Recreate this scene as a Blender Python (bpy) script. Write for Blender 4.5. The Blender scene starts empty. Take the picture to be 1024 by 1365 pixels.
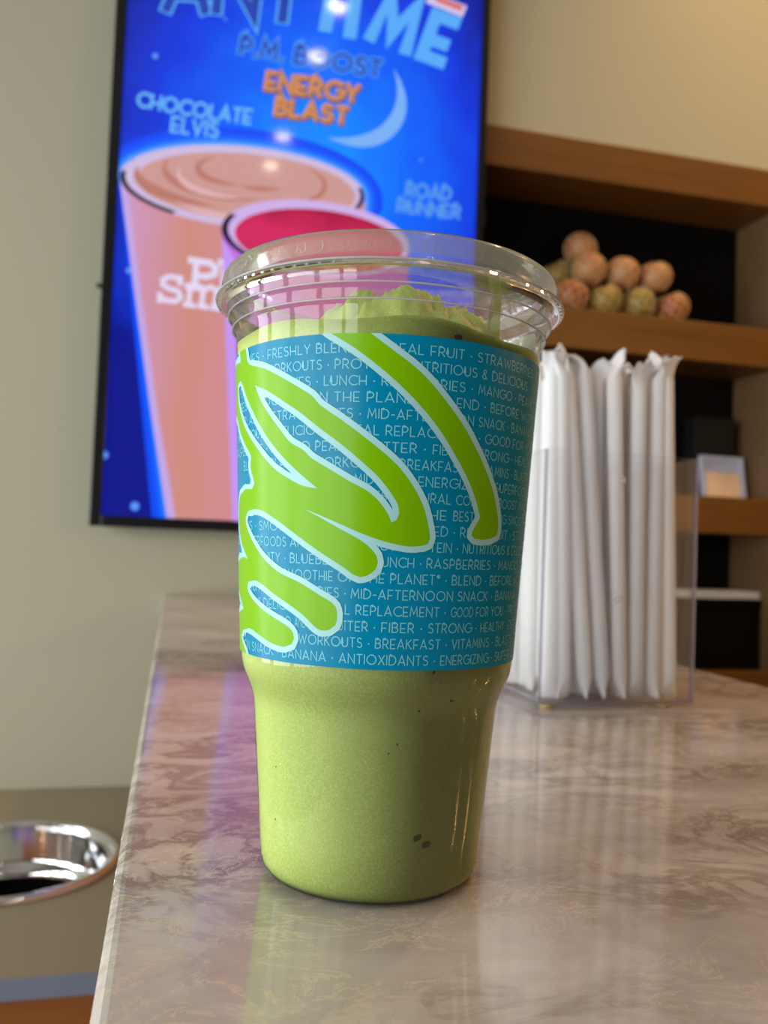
import bpy, bmesh, math, random
from math import sin, cos, pi, radians, sqrt
from mathutils import Vector, Matrix, noise
from mathutils.geometry import delaunay_2d_cdt

random.seed(7)
S = bpy.context.scene
COL = S.collection

# ------------------------------------------------------------------ camera
W_, H_, FPX, CAMH = 1024.0, 1365.0, 1136.0, 0.1035
PITCH, ROLL, YAW = radians(2.31), radians(2.21), radians(13.78)
_F = Vector((sin(YAW)*cos(PITCH), cos(YAW)*cos(PITCH), sin(PITCH)))
_R0 = Vector((cos(YAW), -sin(YAW), 0)); _U0 = _R0.cross(_F)
_R = _R0*cos(ROLL) + _U0*sin(ROLL); _U = -_R0*sin(ROLL) + _U0*cos(ROLL)
CAMP = Vector((0, 0, CAMH))
cam = bpy.data.cameras.new('camera'); camo = bpy.data.objects.new('camera', cam); COL.objects.link(camo)
m = Matrix((_R, _U, -_F)).transposed().to_4x4(); m.translation = CAMP; camo.matrix_world = m
cam.sensor_fit = 'VERTICAL'; cam.sensor_height = 36.0; cam.lens = FPX/H_*36.0
cam.clip_start = 0.01
cam.dof.use_dof = True; cam.dof.focus_distance = 0.235; cam.dof.aperture_fstop = cam.lens/2.0
S.camera = camo

# ------------------------------------------------------------------ world, exposure, daylight
w = bpy.data.worlds.new('world'); S.world = w; w.use_nodes = True
w.node_tree.nodes['Background'].inputs[0].default_value = (0.75, 0.87, 1.0, 1)
w.node_tree.nodes['Background'].inputs[1].default_value = 0.6
S.view_settings.view_transform = 'Standard'; S.view_settings.look = 'None'
S.view_settings.exposure = 0.0; S.view_settings.gamma = 1.0
S.view_settings.use_curve_mapping = False
S.cycles.transparent_max_bounces = 32

FLOOR, CEIL = -1.07, 1.95
XL, XR, YB, YW = -1.9, 4.0, -4.2, 1.62          # room: left, right, behind the camera, wall with the screen

def area(name, loc, rot, sx, sy, power, color):
    l = bpy.data.lights.new(name, 'AREA'); l.shape = 'RECTANGLE'; l.size = sx; l.size_y = sy
    l.energy = power; l.color = color
    o = bpy.data.objects.new(name, l); COL.objects.link(o); o.location = loc; o.rotation_euler = rot
    return o
WIN_Y = [(-2.5, -1.75), (-1.6, -0.85), (-0.7, 0.05), (0.2, 0.85), (1.0, 1.5)]
WIN_Z = (-0.5, 1.1)
for y0, y1 in WIN_Y:     # daylight entering through the shop windows on the left
    area('window_daylight', (XL-0.02, (y0+y1)/2, sum(WIN_Z)/2), (0, -pi/2, 0), WIN_Z[1]-WIN_Z[0], y1-y0, 26*(y1-y0)/.75, (0.93, 0.98, 1.0))

# ------------------------------------------------------------------ pixel -> place helpers
def ray(px, py): return _F + _R*((px-W_/2)/FPX) - _U*((py-H_/2)/FPX)
def on_y(px, py, Y): d = ray(px, py); return CAMP + d*(Y/d.y)
def on_z(px, py, Z): d = ray(px, py); return CAMP + d*((Z-CAMH)/d.z)

# ------------------------------------------------------------------ mesh helpers
def link_mesh(name, verts, faces, mat, parent=None, org=(0, 0, 0), smooth=False, mats=None, fm=None):
    me = bpy.data.meshes.new(name)
    o_ = Vector(org)
    me.from_pydata([tuple(Vector(v)-o_) for v in verts], [], faces); me.update()
    if mats:
        for q in mats: me.materials.append(q)
        if fm: me.polygons.foreach_set('material_index', fm)
    else: me.materials.append(mat)
    if smooth: me.polygons.foreach_set('use_smooth', [True]*len(me.polygons))
    ob = bpy.data.objects.new(name, me); COL.objects.link(ob)
    if parent is not None: ob.parent = parent
    return ob
def bm_obj(name, bm, mat, parent=None, org=(0, 0, 0), smooth=False):
    bmesh.ops.translate(bm, verts=bm.verts, vec=-Vector(org))
    me = bpy.data.meshes.new(name); bm.to_mesh(me); bm.free(); me.materials.append(mat)
    if smooth: me.polygons.foreach_set('use_smooth', [True]*len(me.polygons))
    ob = bpy.data.objects.new(name, me); COL.objects.link(ob)
    if parent is not None: ob.parent = parent
    return ob
def empty(name, loc):
    o = bpy.data.objects.new(name, None); COL.objects.link(o); o.location = loc; o.empty_display_size = 0.02; return o
def tag(o, label, cat, group=None):
    o['label'] = label; o['category'] = cat
    if group: o['group'] = group
    return o
def struct(o): o['kind'] = 'structure'; return o
def bbox(bm, lo, hi, bev=0.0, seg=2):
    r = bmesh.ops.create_cube(bm, size=1)
    vs = r['verts']
    for v in vs: v.co = Vector([lo[i] + (v.co[i]+.5)*(hi[i]-lo[i]) for i in range(3)])
    if bev:
        es = list({e for v in vs for e in v.link_edges})
        bmesh.ops.bevel(bm, geom=es, offset=bev, segments=seg, affect='EDGES', profile=.5)
def box(name, lo, hi, mat, parent=None, org=(0, 0, 0), bev=0.0, seg=2):
    bm = bmesh.new(); bbox(bm, lo, hi, bev, seg)
    return bm_obj(name, bm, mat, parent, org)
def lathe(name, prof, mat, parent=None, n=96, c=(0, 0, 0), smooth=True, close0=False, close1=False):
    V = []; Fc = []
    for (z, r) in prof:
        for k in range(n):
            a = 2*pi*k/n; V.append((c[0]+r*cos(a), c[1]+r*sin(a), c[2]+z))
    for i in range(len(prof)-1):
        for k in range(n):
            k2 = (k+1) % n
            Fc.append((i*n+k, i*n+k2, (i+1)*n+k2, (i+1)*n+k))
    if close0: Fc.append(tuple(range(n))[::-1])
    if close1: Fc.append(tuple(range((len(prof)-1)*n, len(prof)*n)))
    return link_mesh(name, V, Fc, mat, parent, smooth=smooth)

# ------------------------------------------------------------------ material helpers
def lin(r, g, b):
    f = lambda c: (c/255/12.92) if c/255 <= 0.04045 else ((c/255+0.055)/1.055)**2.4
    return (f(r), f(g), f(b), 1)
def mat(name, col=(.5, .5, .5, 1), rough=.5, metal=0, spec=.5, emis=None, estr=1.0, sss=0.0, coat=0.0, coatr=.1):
    M = bpy.data.materials.new(name); M.use_nodes = True
    P = M.node_tree.nodes['Principled BSDF']
    P.inputs['Base Color'].default_value = col; P.inputs['Roughness'].default_value = rough
    P.inputs['Metallic'].default_value = metal; P.inputs['Specular IOR Level'].default_value = spec
    if emis: P.inputs['Emission Color'].default_value = emis; P.inputs['Emission Strength'].default_value = estr
    if sss:
        P.inputs['Subsurface Weight'].default_value = sss; P.inputs['Subsurface Radius'].default_value = (.6, 1, .3); P.inputs['Subsurface Scale'].default_value = .006
    if coat: P.inputs['Coat Weight'].default_value = coat; P.inputs['Coat Roughness'].default_value = coatr
    return M
def nodes(M): return M.node_tree.nodes, M.node_tree.links, M.node_tree.nodes['Principled BSDF']
def N(M, t, **kw):
    n = M.node_tree.nodes.new(t)
    for k, v in kw.items():
        if k in n.inputs: n.inputs[k].default_value = v
        else: setattr(n, k, v)
    return n
def ramp(M, fac, stops, interp='LINEAR'):
    n = M.node_tree.nodes.new('ShaderNodeValToRGB'); n.color_ramp.interpolation = interp
    e = n.color_ramp.elements
    while len(e) < len(stops): e.new(.5)
    for i, (p, c) in enumerate(stops): e[i].position = p; e[i].color = c
    M.node_tree.links.new(fac, n.inputs[0]); return n
def mixc(M, fac, a, b, bt='MIX'):
    n = M.node_tree.nodes.new('ShaderNodeMix'); n.data_type = 'RGBA'; n.blend_type = bt
    L = M.node_tree.links
    for sock, v in ((0, fac), (6, a), (7, b)):
        if hasattr(v, 'is_output'): L.new(v, n.inputs[sock])
        else: n.inputs[sock].default_value = v
    return n.outputs[2]
def coords(M, scale=(1, 1, 1), rot=(0, 0, 0)):
    tc = N(M, 'ShaderNodeTexCoord'); mp = N(M, 'ShaderNodeMapping')
    mp.inputs['Scale'].default_value = scale; mp.inputs['Rotation'].default_value = rot
    M.node_tree.links.new(tc.outputs['Object'], mp.inputs[0]); return mp.outputs[0]
def noise_n(M, vec, scale, detail=4, rough=.5, dist=0.0):
    n = N(M, 'ShaderNodeTexNoise'); n.inputs['Scale'].default_value = scale; n.inputs['Detail'].default_value = detail
    n.inputs['Roughness'].default_value = rough; n.inputs['Distortion'].default_value = dist
    M.node_tree.links.new(vec, n.inputs['Vector']); return n
def bump(M, h, strength, dist=.001):
    b = N(M, 'ShaderNodeBump'); b.inputs['Strength'].default_value = strength; b.inputs['Distance'].default_value = dist
    M.node_tree.links.new(h, b.inputs['Height']); M.node_tree.links.new(b.outputs[0], M.node_tree.nodes['Principled BSDF'].inputs['Normal'])

def clear_plastic(name, tint, haze=.05, rough=.05, blend=.18, hazecol=(.9, .9, .9, 1), gl=1.0):
    """thin clear sheet: see-through, fresnel gloss, a trace of milky haze"""
    M = bpy.data.materials.new(name); M.use_nodes = True; nt = M.node_tree
    for n in list(nt.nodes): nt.nodes.remove(n)
    out = nt.nodes.new('ShaderNodeOutputMaterial'); tr = nt.nodes.new('ShaderNodeBsdfTransparent'); gs = nt.nodes.new('ShaderNodeBsdfGlossy')
    df = nt.nodes.new('ShaderNodeBsdfDiffuse'); tl = nt.nodes.new('ShaderNodeBsdfTranslucent')
    m0 = nt.nodes.new('ShaderNodeMixShader'); m1 = nt.nodes.new('ShaderNodeMixShader'); m2 = nt.nodes.new('ShaderNodeMixShader')
    tr.inputs[0].default_value = tint; gs.inputs[0].default_value = (1, 1, 1, 1); gs.inputs['Roughness'].default_value = rough
    df.inputs[0].default_value = hazecol; tl.inputs[0].default_value = hazecol
    L = nt.links
    mul = nt.nodes.new('ShaderNodeMath'); mul.operation = 'MULTIPLY'; mul.inputs[1].default_value = gl; mul.use_clamp = True
    lw = nt.nodes.new('ShaderNodeLayerWeight'); lw.inputs['Blend'].default_value = blend
    L.new(lw.outputs['Fresnel'], mul.inputs[0])
    m0.inputs[0].default_value = .5; L.new(df.outputs[0], m0.inputs[1]); L.new(tl.outputs[0], m0.inputs[2])
    m1.inputs[0].default_value = haze; L.new(tr.outputs[0], m1.inputs[1]); L.new(m0.outputs[0], m1.inputs[2])
    L.new(mul.outputs[0], m2.inputs[0]); L.new(m1.outputs[0], m2.inputs[1]); L.new(gs.outputs[0], m2.inputs[2])
    L.new(m2.outputs[0], out.inputs[0])
    return M

# ------------------------------------------------------------------ materials
def paint(name, c):
    M = mat(name, c, .75, spec=.25); v = coords(M)
    n = noise_n(M, v, 260, 3); bump(M, n.outputs[0], .12, .0006)
    n2 = noise_n(M, v, 3, 2); nt, L, P = nodes(M)
    L.new(mixc(M, n2.outputs[0], tuple(x*.95 for x in c[:3])+(1,), c), P.inputs['Base Color']); return M
M_wall = paint('wall_paint', lin(172, 169, 146))
M_accent = paint('brown_accent_paint', lin(112, 92, 74))
M_ceil = paint('ceiling_paint', lin(158, 152, 142))
M_floor = mat('floor_vinyl', lin(85, 74, 62), .5)
_v = coords(M_floor); _n = noise_n(M_floor, _v, 6, 5)
M_floor.node_tree.links.new(ramp(M_floor, _n.outputs[0], [(.3, lin(66, 57, 48)), (.7, lin(92, 80, 68))]).outputs[0], M_floor.node_tree.nodes['Principled BSDF'].inputs['Base Color'])

def wood(name, c0, c1, axis=0, rough=.42, sc=9):
    M = mat(name, c0, rough); s = [sc*6, sc*6, sc*6]; s[axis] = sc*.35
    v = coords(M, tuple(s)); n = noise_n(M, v, 1.0, 6, .6, .4); n2 = noise_n(M, v, 5, 3, .6, .1)
    r = ramp(M, n.outputs[0], [(.3, c0), (.55, c1), (.75, c0)])
    c = mixc(M, .25, r.outputs[0], ramp(M, n2.outputs[0], [(.35, c0), (.65, c1)]).outputs[0])
    M.node_tree.links.new(c, M.node_tree.nodes['Principled BSDF'].inputs['Base Color']); bump(M, n2.outputs[0], .1, .0005); return M
M_wood = wood('shelf_oak', lin(88, 55, 13), lin(108, 69, 19), 0)
M_side = wood('side_panel_oak', lin(94, 70, 44), lin(112, 84, 54), 0)
M_cab = wood('cabinet_wood', lin(118, 70, 28), lin(138, 84, 36), 0)
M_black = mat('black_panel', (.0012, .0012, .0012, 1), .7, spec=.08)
M_lam = mat('taupe_laminate', lin(136, 124, 98), .38)
_n = noise_n(M_lam, coords(M_lam), 400, 2)
M_lam.node_tree.links.new(ramp(M_lam, _n.outputs[0], [(.3, lin(128, 117, 92)), (.7, lin(143, 131, 104))]).outputs[0], M_lam.node_tree.nodes['Principled BSDF'].inputs['Base Color'])
M_edge = mat('pale_edge_band', lin(112, 122, 140), .4)
M_chrome = mat('polished_steel', (.78, .78, .8, 1), .08, metal=1)
M_frame = mat('window_frame_metal', lin(60, 60, 62), .4, metal=.6)
M_whitepl = mat('white_trim', lin(225, 225, 225), .5)

def marble():
    M = mat('marble', rough=.095); nt, L, P = nodes(M)
    v = coords(M, (1, 1.5, 1), (0, 0, radians(28)))
    wn = noise_n(M, v, 5, 5, .6); wv = N(M, 'ShaderNodeVectorMath', operation='SCALE'); wv.inputs['Scale'].default_value = .045
    L.new(wn.outputs['Color'], wv.inputs[0]); av = N(M, 'ShaderNodeVectorMath', operation='ADD'); L.new(v, av.inputs[0]); L.new(wv.outputs[0], av.inputs[1])
    v2 = av.outputs[0]
    n1 = noise_n(M, v2, 11, 9, .62, .25)
    base = ramp(M, n1.outputs[0], [(.24, lin(140, 127, 117)), (.42, lin(178, 167, 159)), (.58, lin(196, 186, 179)), (.74, lin(214, 206, 200))]).outputs[0]
    n2 = noise_n(M, v2, 22, 6, .65, 1.2)
    dk = ramp(M, n2.outputs[0], [(.40, (0, 0, 0, 1)), (.475, (.75, .75, .75, 1)), (.50, (.75, .75, .75, 1)), (.57, (0, 0, 0, 1))]).outputs[0]
    n4 = noise_n(M, v2, 6, 3)
    msk = ramp(M, n4.outputs[0], [(.42, (0, 0, 0, 1)), (.62, (1, 1, 1, 1))]).outputs[0]
    dkm = mixc(M, 1.0, dk, msk, 'MULTIPLY')
    c = mixc(M, dkm, base, lin(112, 95, 76))
    # fine cream cracks
    n3 = noise_n(M, v2, 30, 8, .72, .8)
    cr = ramp(M, n3.outputs[0], [(.480, (0, 0, 0, 1)), (.499, (.9, .9, .9, 1)), (.518, (0, 0, 0, 1))]).outputs[0]
    n5 = noise_n(M, v2, 9, 3); msk2 = ramp(M, n5.outputs[0], [(.45, (0, 0, 0, 1)), (.6, (1, 1, 1, 1))]).outputs[0]
    c = mixc(M, mixc(M, 1.0, cr, msk2, 'MULTIPLY'), c, lin(222, 204, 176))
    L.new(c, P.inputs['Base Color']); P.inputs['IOR'].default_value = 1.52
    return M
M_marble = marble()

def smoothie_mat(name, sss=.35):
    M = mat(name, rough=.45, sss=sss); nt, L, P = nodes(M); v = coords(M)
    n = noise_n(M, v, 1500, 3, .7); n2 = noise_n(M, v, 38, 3)
    a = ramp(M, n.outputs[0], [(.3, lin(162, 181, 84)), (.5, lin(178, 194, 100)), (.7, lin(200, 210, 136))]).outputs[0]
    c = mixc(M, ramp(M, n2.outputs[0], [(.4, (0, 0, 0, 1)), (.7, (.5, .5, .5, 1))]).outputs[0], a, lin(180, 195, 108))
    L.new(c, P.inputs['Base Color']); bump(M, n.outputs[0], .25, .0006); return M
M_smooth = smoothie_mat('green_smoothie')
M_film = clear_plastic('smoothie_film', (.80, .86, .55, 1), .62, .3, hazecol=lin(196, 210, 124), gl=.5)
M_fleck = mat('leaf_fleck', lin(84, 108, 34), .6)
M_cup = clear_plastic('clear_cup_plastic', (.97, .97, .97, 1), .03, .045, blend=.28)
M_disc = clear_plastic('clear_lid_disc', (.96, .96, .95, 1), .06, .1, gl=.4)
M_glint_bead = clear_plastic('glint_bead_plastic', (.8, .8, .8, 1), .55, .08, gl=1.6)  # milky white colour stands in for window highlights along the beads
M_lid = clear_plastic('clear_lid_plastic', (.93, .93, .91, 1), .30, .12, gl=.9, hazecol=(.62, .61, .53, 1))
M_acr = clear_plastic('clear_acrylic', (.995, .995, .997, 1), .006, .02, gl=.25)
M_acre = clear_plastic('acrylic_edge', (.62, .62, .70, 1), .35, .15, hazecol=lin(178, 172, 190), gl=.7)
M_teal = mat('label_teal', lin(0, 124, 160), .24, spec=.14)
M_txt = mat('label_lettering', lin(110, 188, 204), .35, spec=.2)
M_pale = mat('label_pale_outline', lin(156, 202, 202), .24, spec=.14)
M_lime = mat('label_lime', lin(118, 172, 2), .24, spec=.14)
M_paper = mat('straw_wrapper_paper', lin(246, 246, 248), .75, spec=.2)
_P = M_paper.node_tree.nodes['Principled BSDF']; _tl = M_paper.node_tree.nodes.new('ShaderNodeBsdfTranslucent'); _tl.inputs[0].default_value = lin(248, 246, 244)
_mx = M_paper.node_tree.nodes.new('ShaderNodeMixShader'); _mx.inputs[0].default_value = .5
M_paper.node_tree.links.new(_P.outputs[0], _mx.inputs[1]); M_paper.node_tree.links.new(_tl.outputs[0], _mx.inputs[2]); M_paper.node_tree.links.new(_mx.outputs[0], M_paper.node_tree.nodes['Material Output'].inputs[0])

# ------------------------------------------------------------------ stroke lettering (monoline capitals)
def arc(cx, cy, rx, ry, a0, a1, n=10):
    return [(cx+rx*cos(radians(a0+(a1-a0)*i/n)), cy+ry*sin(radians(a0+(a1-a0)*i/n))) for i in range(n+1)]
G = {
 'A': (.72, [[(0, 0), (.36, 1), (.72, 0)], [(.13, .28), (.59, .28)]]),
 'B': (.55, [[(0, 0), (0, 1), (.28, 1)]+arc(.28, .76, .22, .24, 90, -90, 6)+[(0, .52)], [(.28, .52)]+arc(.28, .26, .27, .26, 90, -90, 7)+[(0, 0)]]),
 'C': (.75, [arc(.5, .5, .5, .5, 48, 312, 14)]),
 'D': (.7, [[(0, 0), (0, 1), (.22, 1)]+arc(.22, .5, .48, .5, 90, -90, 9)+[(0, 0)]]),
 'E': (.48, [[(.48, 1), (0, 1), (0, 0), (.48, 0)], [(0, .42), (.42, .42)]]),
 'F': (.48, [[(.48, 1), (0, 1), (0, 0)], [(0, .42), (.4, .42)]]),
 'G': (.85, [arc(.5, .5, .5, .5, 48, 360, 15)+[(.62, .5)]]),
 'H': (.65, [[(0, 0), (0, 1)], [(.65, 0), (.65, 1)], [(0, .42), (.65, .42)]]),
 'I': (.0, [[(0, 0), (0, 1)]]),
 'K': (.55, [[(0, 0), (0, 1)], [(.52, 1), (0, .45)], [(.12, .56), (.55, 0)]]),
 'L': (.45, [[(0, 1), (0, 0), (.45, 0)]]),
 'M': (.8, [[(0, 0), (.1, 1), (.4, .25), (.7, 1), (.8, 0)]]),
 'N': (.65, [[(0, 0), (0, 1), (.65, 0), (.65, 1)]]),
 'O': (.96, [arc(.48, .5, .48, .5, 0, 360, 16)]),
 'P': (.52, [[(0, 0), (0, 1), (.25, 1)]+arc(.25, .7, .27, .3, 90, -90, 7)+[(0, .4)]]),
 'R': (.55, [[(0, 0), (0, 1), (.25, 1)]+arc(.25, .71, .27, .29, 90, -90, 7)+[(0, .42)], [(.25, .42), (.55, 0)]]),
 'S': (.52, [arc(.26, .76, .23, .24, 35, 250, 8)[:-1]+[(.26, .52)]+arc(.26, .26, .26, .26, 70, -145, 8)]),
 'T': (.55, [[(0, 1), (.55, 1)], [(.275, 1), (.275, 0)]]),
 'U': (.62, [[(0, 1), (0, .31)]+arc(.31, .31, .31, .31, 180, 360, 8)+[(.62, 1)]]),
 'V': (.66, [[(0, 1), (.33, 0), (.66, 1)]]),
 'W': (1.0, [[(0, 1), (.25, 0), (.5, .8), (.75, 0), (1, 1)]]),
 'X': (.6, [[(0, 0), (.6, 1)], [(0, 1), (.6, 0)]]),
 'Y': (.6, [[(0, 1), (.3, .45), (.6, 1)], [(.3, .45), (.3, 0)]]),
 'Z': (.55, [[(0, 1), (.55, 1), (0, 0), (.55, 0)]]),
 '&': (.6, [[(.6, 0), (.12, .68)]+arc(.28, .8, .17, .2, 215, -40, 7)+[(.08, .4)]+arc(.26, .24, .24, .24, 140, 370, 8)]),
 '-': (.3, [[(0, .42), (.3, .42)]]),
 '*': (.1, [[(0, .42), (.1, .42)], [(.05, .37), (.05, .47)]]),     # the dot between words
 '@': (.3, [arc(.15, .85, .15, .15, 0, 360, 10), [(.11, .78), (.11, .93), (.18, .9), (.12, .85), (.19, .78)]]),   # registered mark
 '.': (.08, [[(0, 0), (.08, 0)]]),
 ' ': (.18, []),
}
GAP = .26
def layout(txt):
    x = 0; out = []
    for ch in txt:
        wd, st = G[ch]; out.append((ch, x, st)); x += wd+GAP
    return out, x-GAP
def stroke_geo(polys, hw, V, Fc, fn):
    """ribbons along polylines (2D), mapped by fn(x,y)->3D"""
    for pl in polys:
        pts = [Vector(p) for p in pl]
        n = len(pts)
        if n < 2: continue
        closed = (pts[0]-pts[-1]).length < 1e-6
        L_, R_ = [], []
        for i, p in enumerate(pts):
            d0 = (p-pts[i-1]) if i > 0 else ((pts[-1]-pts[-2]) if closed else pts[1]-p)
            d1 = (pts[i+1]-p) if i < n-1 else ((pts[1]-pts[0]) if closed else p-pts[i-1])
            d0 = d0.normalized(); d1 = d1.normalized()
            t = d0+d1
            t = t.normalized() if t.length > .05 else d1
            nn = Vector((-t.y, t.x)); c = max(.35, nn.dot(Vector((-d1.y, d1.x))))
            e = Vector((0, 0))
            if not closed and i == 0: e = -d1*hw*.6
            if not closed and i == n-1: e = d0*hw*.6
            L_.append(p+nn*hw/c+e); R_.append(p-nn*hw/c+e)
        b = len(V)
        for l, r in zip(L_, R_): V.append(fn(*l)); V.append(fn(*r))
        for i in range(n-1): Fc.append((b+2*i, b+2*i+1, b+2*i+3, b+2*i+2))

# ================================================================== THE ROOM
NX0 = on_y(646, 200, YW-.04).x            # recess for the shelves begins beside the screen
z_b1t = on_y(838, 196.5, YW).z; z_b1u = on_y(838, 248, YW).z      # top board
z_b2t = on_y(888, 424, YW).z; z_b2u = on_y(888, 477, YW).z
z_b3t = on_y(978, 663, YW).z; z_b3u = on_y(978, 712.5, YW).z
nb = on_z(980, 310, z_b1u)                # back corner of the recess
NYB, NX1 = nb.y, nb.x
z_b4t = on_y(975, 889, (YW+NYB)/2).z; z_b4u = z_b4t-.075
def wall_mesh():
    bm = bmesh.new(); T = NYB+.1
    for lo, hi in (((XL, YW, FLOOR), (NX0, T, CEIL)), ((NX1+.02, YW, FLOOR), (XR, T, CEIL)),
                   ((NX0, YW, z_b1t), (NX1+.02, T, CEIL)), ((NX0, YW, FLOOR), (NX1+.02, T, z_b4u))):
        bbox(bm, lo, hi)
    return bm
struct(bm_obj('wall_back', wall_mesh(), M_wall))
struct(box('floor', (XL-.1, YB-.1, FLOOR-.05), (XR+.1, YW, FLOOR), M_floor))
struct(box('ceiling', (XL-.1, YB-.1, CEIL), (XR+.1, YW+.02, CEIL+.05), M_ceil))
struct(box('wall_right', (XR, YB-.1, FLOOR), (XR+.1, YW, CEIL), M_accent))
def holed():
    bm = bmesh.new()
    ys = [YB]+[v for p in WIN_Y for v in p]+[YW]
    for i in range(0, len(ys), 2): bbox(bm, (XL-.1, ys[i], WIN_Z[0]), (XL, ys[i+1], WIN_Z[1]))
    bbox(bm, (XL-.1, YB, FLOOR), (XL, YW, WIN_Z[0])); bbox(bm, (XL-.1, YB, WIN_Z[1]), (XL, YW, CEIL))
    return bm
struct(bm_obj('wall_left', holed(), M_wall))
struct(box('wall_front', (XL, YB-.1, FLOOR), (XR, YB, CEIL), M_accent))
M_pane = clear_plastic('window_glass', (.97, .98, .98, 1), .0, .01, gl=.6)
k = 0
for (a, b) in WIN_Y:
    k += 1; bm = bmesh.new(); t = .03
    for lo, hi in (((a, WIN_Z[0]), (a+t, WIN_Z[1])), ((b-t, WIN_Z[0]), (b, WIN_Z[1])), ((a+t, WIN_Z[0]), (b-t, WIN_Z[0]+t)), ((a+t, WIN_Z[1]-t), (b-t, WIN_Z[1]))):
        bbox(bm, (XL-.09, lo[0], lo[1]), (XL-.04, hi[0], hi[1]))
    f = struct(bm_obj('window_%d' % k, bm, M_frame)); box('pane', (XL-.068, a+t, WIN_Z[0]+t), (XL-.062, b-t, WIN_Z[1]-t), M_pane, f)
# ceiling spots: the ones mirrored in the screen, and the warm ones over the shelves
TVY = YW-.045
def spot(x, y, label, power, color, estr, group, size=100):
    o = empty('ceiling_spotlight', (x, y, CEIL))
    lathe('trim_ring', [(0, .055), (-.006, .055), (-.008, .05), (-.008, .036), (-.002, .034), (0, .034)], M_whitepl, o, n=24)
    lathe('lens', [(-.003, .0345), (-.0045, .022), (-.005, .001)], mat('spot_lens', (0, 0, 0, 1), .3, emis=color+(1,), estr=estr), o, n=24, close1=True)
    l = bpy.data.lights.new('spot_beam', 'SPOT'); l.energy = power; l.color = color; l.spot_size = radians(size); l.spot_blend = .8; l.shadow_soft_size = .04
    lo = bpy.data.objects.new('spot_beam', l); COL.objects.link(lo); lo.parent = o; lo.location = (0, 0, -.02)
    return tag(o, label, 'ceiling light', group)
for px, py in ((450, 8), (422, 75), (377, 181), (361, 220)):
    p = on_y(px, py, TVY); d = (p-CAMP); d.y *= -1
    t = (CEIL-p.z)/d.z; q = p+d*t
    spot(q.x, q.y, 'recessed ceiling spotlight in the row mirrored in the screen', 2, (1.0, .86, .66), 36, 'ceiling spotlights over the counter')
for x, y in ((1.2, 1.2), (1.9, 1.1)):
    spot(x, y, 'warm recessed ceiling spotlight above the wooden wall shelves', 38, (1.0, .60, .28), 60, 'warm spotlights by the shelves', 120)

# warm pendant bulbs over the seating to the right, mirrored in the cup
M_brass = mat('brass_socket', lin(150, 110, 60), .3, metal=1); M_cord = mat('black_cord', lin(16, 16, 16), .6)
M_bulb = mat('warm_bulb', (0, 0, 0, 1), .2, emis=(1.0, .55, .2, 1), estr=150)
for px_, py_ in ((1.30, .06), (1.36, .46)):
    o = empty('pendant_lamp', (px_, py_, CEIL)); zb_ = .50-CEIL
    lathe('ceiling_rose', [(0, .045), (-.015, .045), (-.02, .03), (-.021, .004)], M_brass, o, n=24)
    lathe('cord', [(-.02, .003), (zb_+.16, .003)], M_cord, o, n=8)
    lathe('socket', [(zb_+.165, .004), (zb_+.16, .016), (zb_+.10, .018), (zb_+.098, .014)], M_brass, o, n=20)
    lathe('bulb', [(zb_+.10, .012), (zb_+.07, .016), (zb_+.03, .021), (zb_, .022), (zb_-.02, .018), (zb_-.032, .009), (zb_-.035, .001)], M_bulb, o, n=20)
    tag(o, 'bare warm bulb pendant on a black cord from the ceiling', 'pendant lamp', 'warm pendant bulbs')

# ================================================================== COUNTERS
CX0, CX1, CY0 = -.013, .482, -.75
ct = box('marble_countertop', (CX0, CY0, -.035), (CX1, YW, 0), M_marble, bev=.004, seg=4)
tag(ct, 'polished grey beige veined marble countertop under the smoothie cup', 'countertop')
cb = empty('counter_base', (.24, .4, FLOOR)); oc = cb.location
box('body', (CX0+.03, CY0+.04, FLOOR+.08), (CX1-.03, YW, -.035), M_cab, cb, oc)
box('plinth', (CX0+.06, CY0+.08, FLOOR), (CX1-.06, YW, FLOOR+.08), M_black, cb, oc)
tag(cb, 'wooden base cabinet carrying the marble countertop', 'cabinet')

z_low = on_y(82, 1050, YW).z
lf = on_z(60, 1300, z_low); LY0 = lf.y
LX0 = -1.25; LX1 = CX0+.03
z_edge = on_y(60, 1331, LY0-.004).z
rc = on_z(6, 1149, z_low); RR = (on_z(162, 1140, z_low)-rc).length
def low_top():
    bm = bmesh.new(); n = 64; zt, zb = z_low, z_low-.02; hr = RR-.006
    def loop(z):
        sq = []
        for k_ in range(n):
            a = 2*pi*k_/n; dx, dy = cos(a), sin(a)
            tx = ((LX1 if dx > 0 else LX0)-rc.x)/dx if abs(dx) > 1e-9 else 1e9
            ty = ((YW if dy > 0 else LY0)-rc.y)/dy if abs(dy) > 1e-9 else 1e9
            s = min(tx, ty); sq.append(bm.verts.new((rc.x+dx*s, rc.y+dy*s, z)))
        # snap nearest to the corners
        for cxy in ((LX0, LY0), (LX1, LY0), (LX0, YW), (LX1, YW)):
            v = min(sq, key=lambda q: (q.co.x-cxy[0])**2+(q.co.y-cxy[1])**2); v.co.x, v.co.y = cxy
        ci = [bm.verts.new((rc.x+hr*cos(2*pi*k_/n), rc.y+hr*sin(2*pi*k_/n), z)) for k_ in range(n)]
        return sq, ci
    s1, c1 = loop(zt); s0, c0 = loop(zb)
    for k_ in range(n):
        j = (k_+1) % n
        bm.faces.new((c1[k_], s1[k_], s1[j], c1[j])); bm.faces.new((c0[k_], c0[j], s0[j], s0[k_]))
        bm.faces.new((s1[k_], s0[k_], s0[j], s1[j])); bm.faces.new((c1[k_], c1[j], c0[j], c0[k_]))
    return bm
lt = bm_obj('low_worktop', low_top(), M_lam, org=(rc.x, rc.y, z_low)); lt.location = (rc.x, rc.y, z_low)
tag(lt, 'low taupe laminate worktop with pale edge band beside the marble counter', 'worktop')
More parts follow.
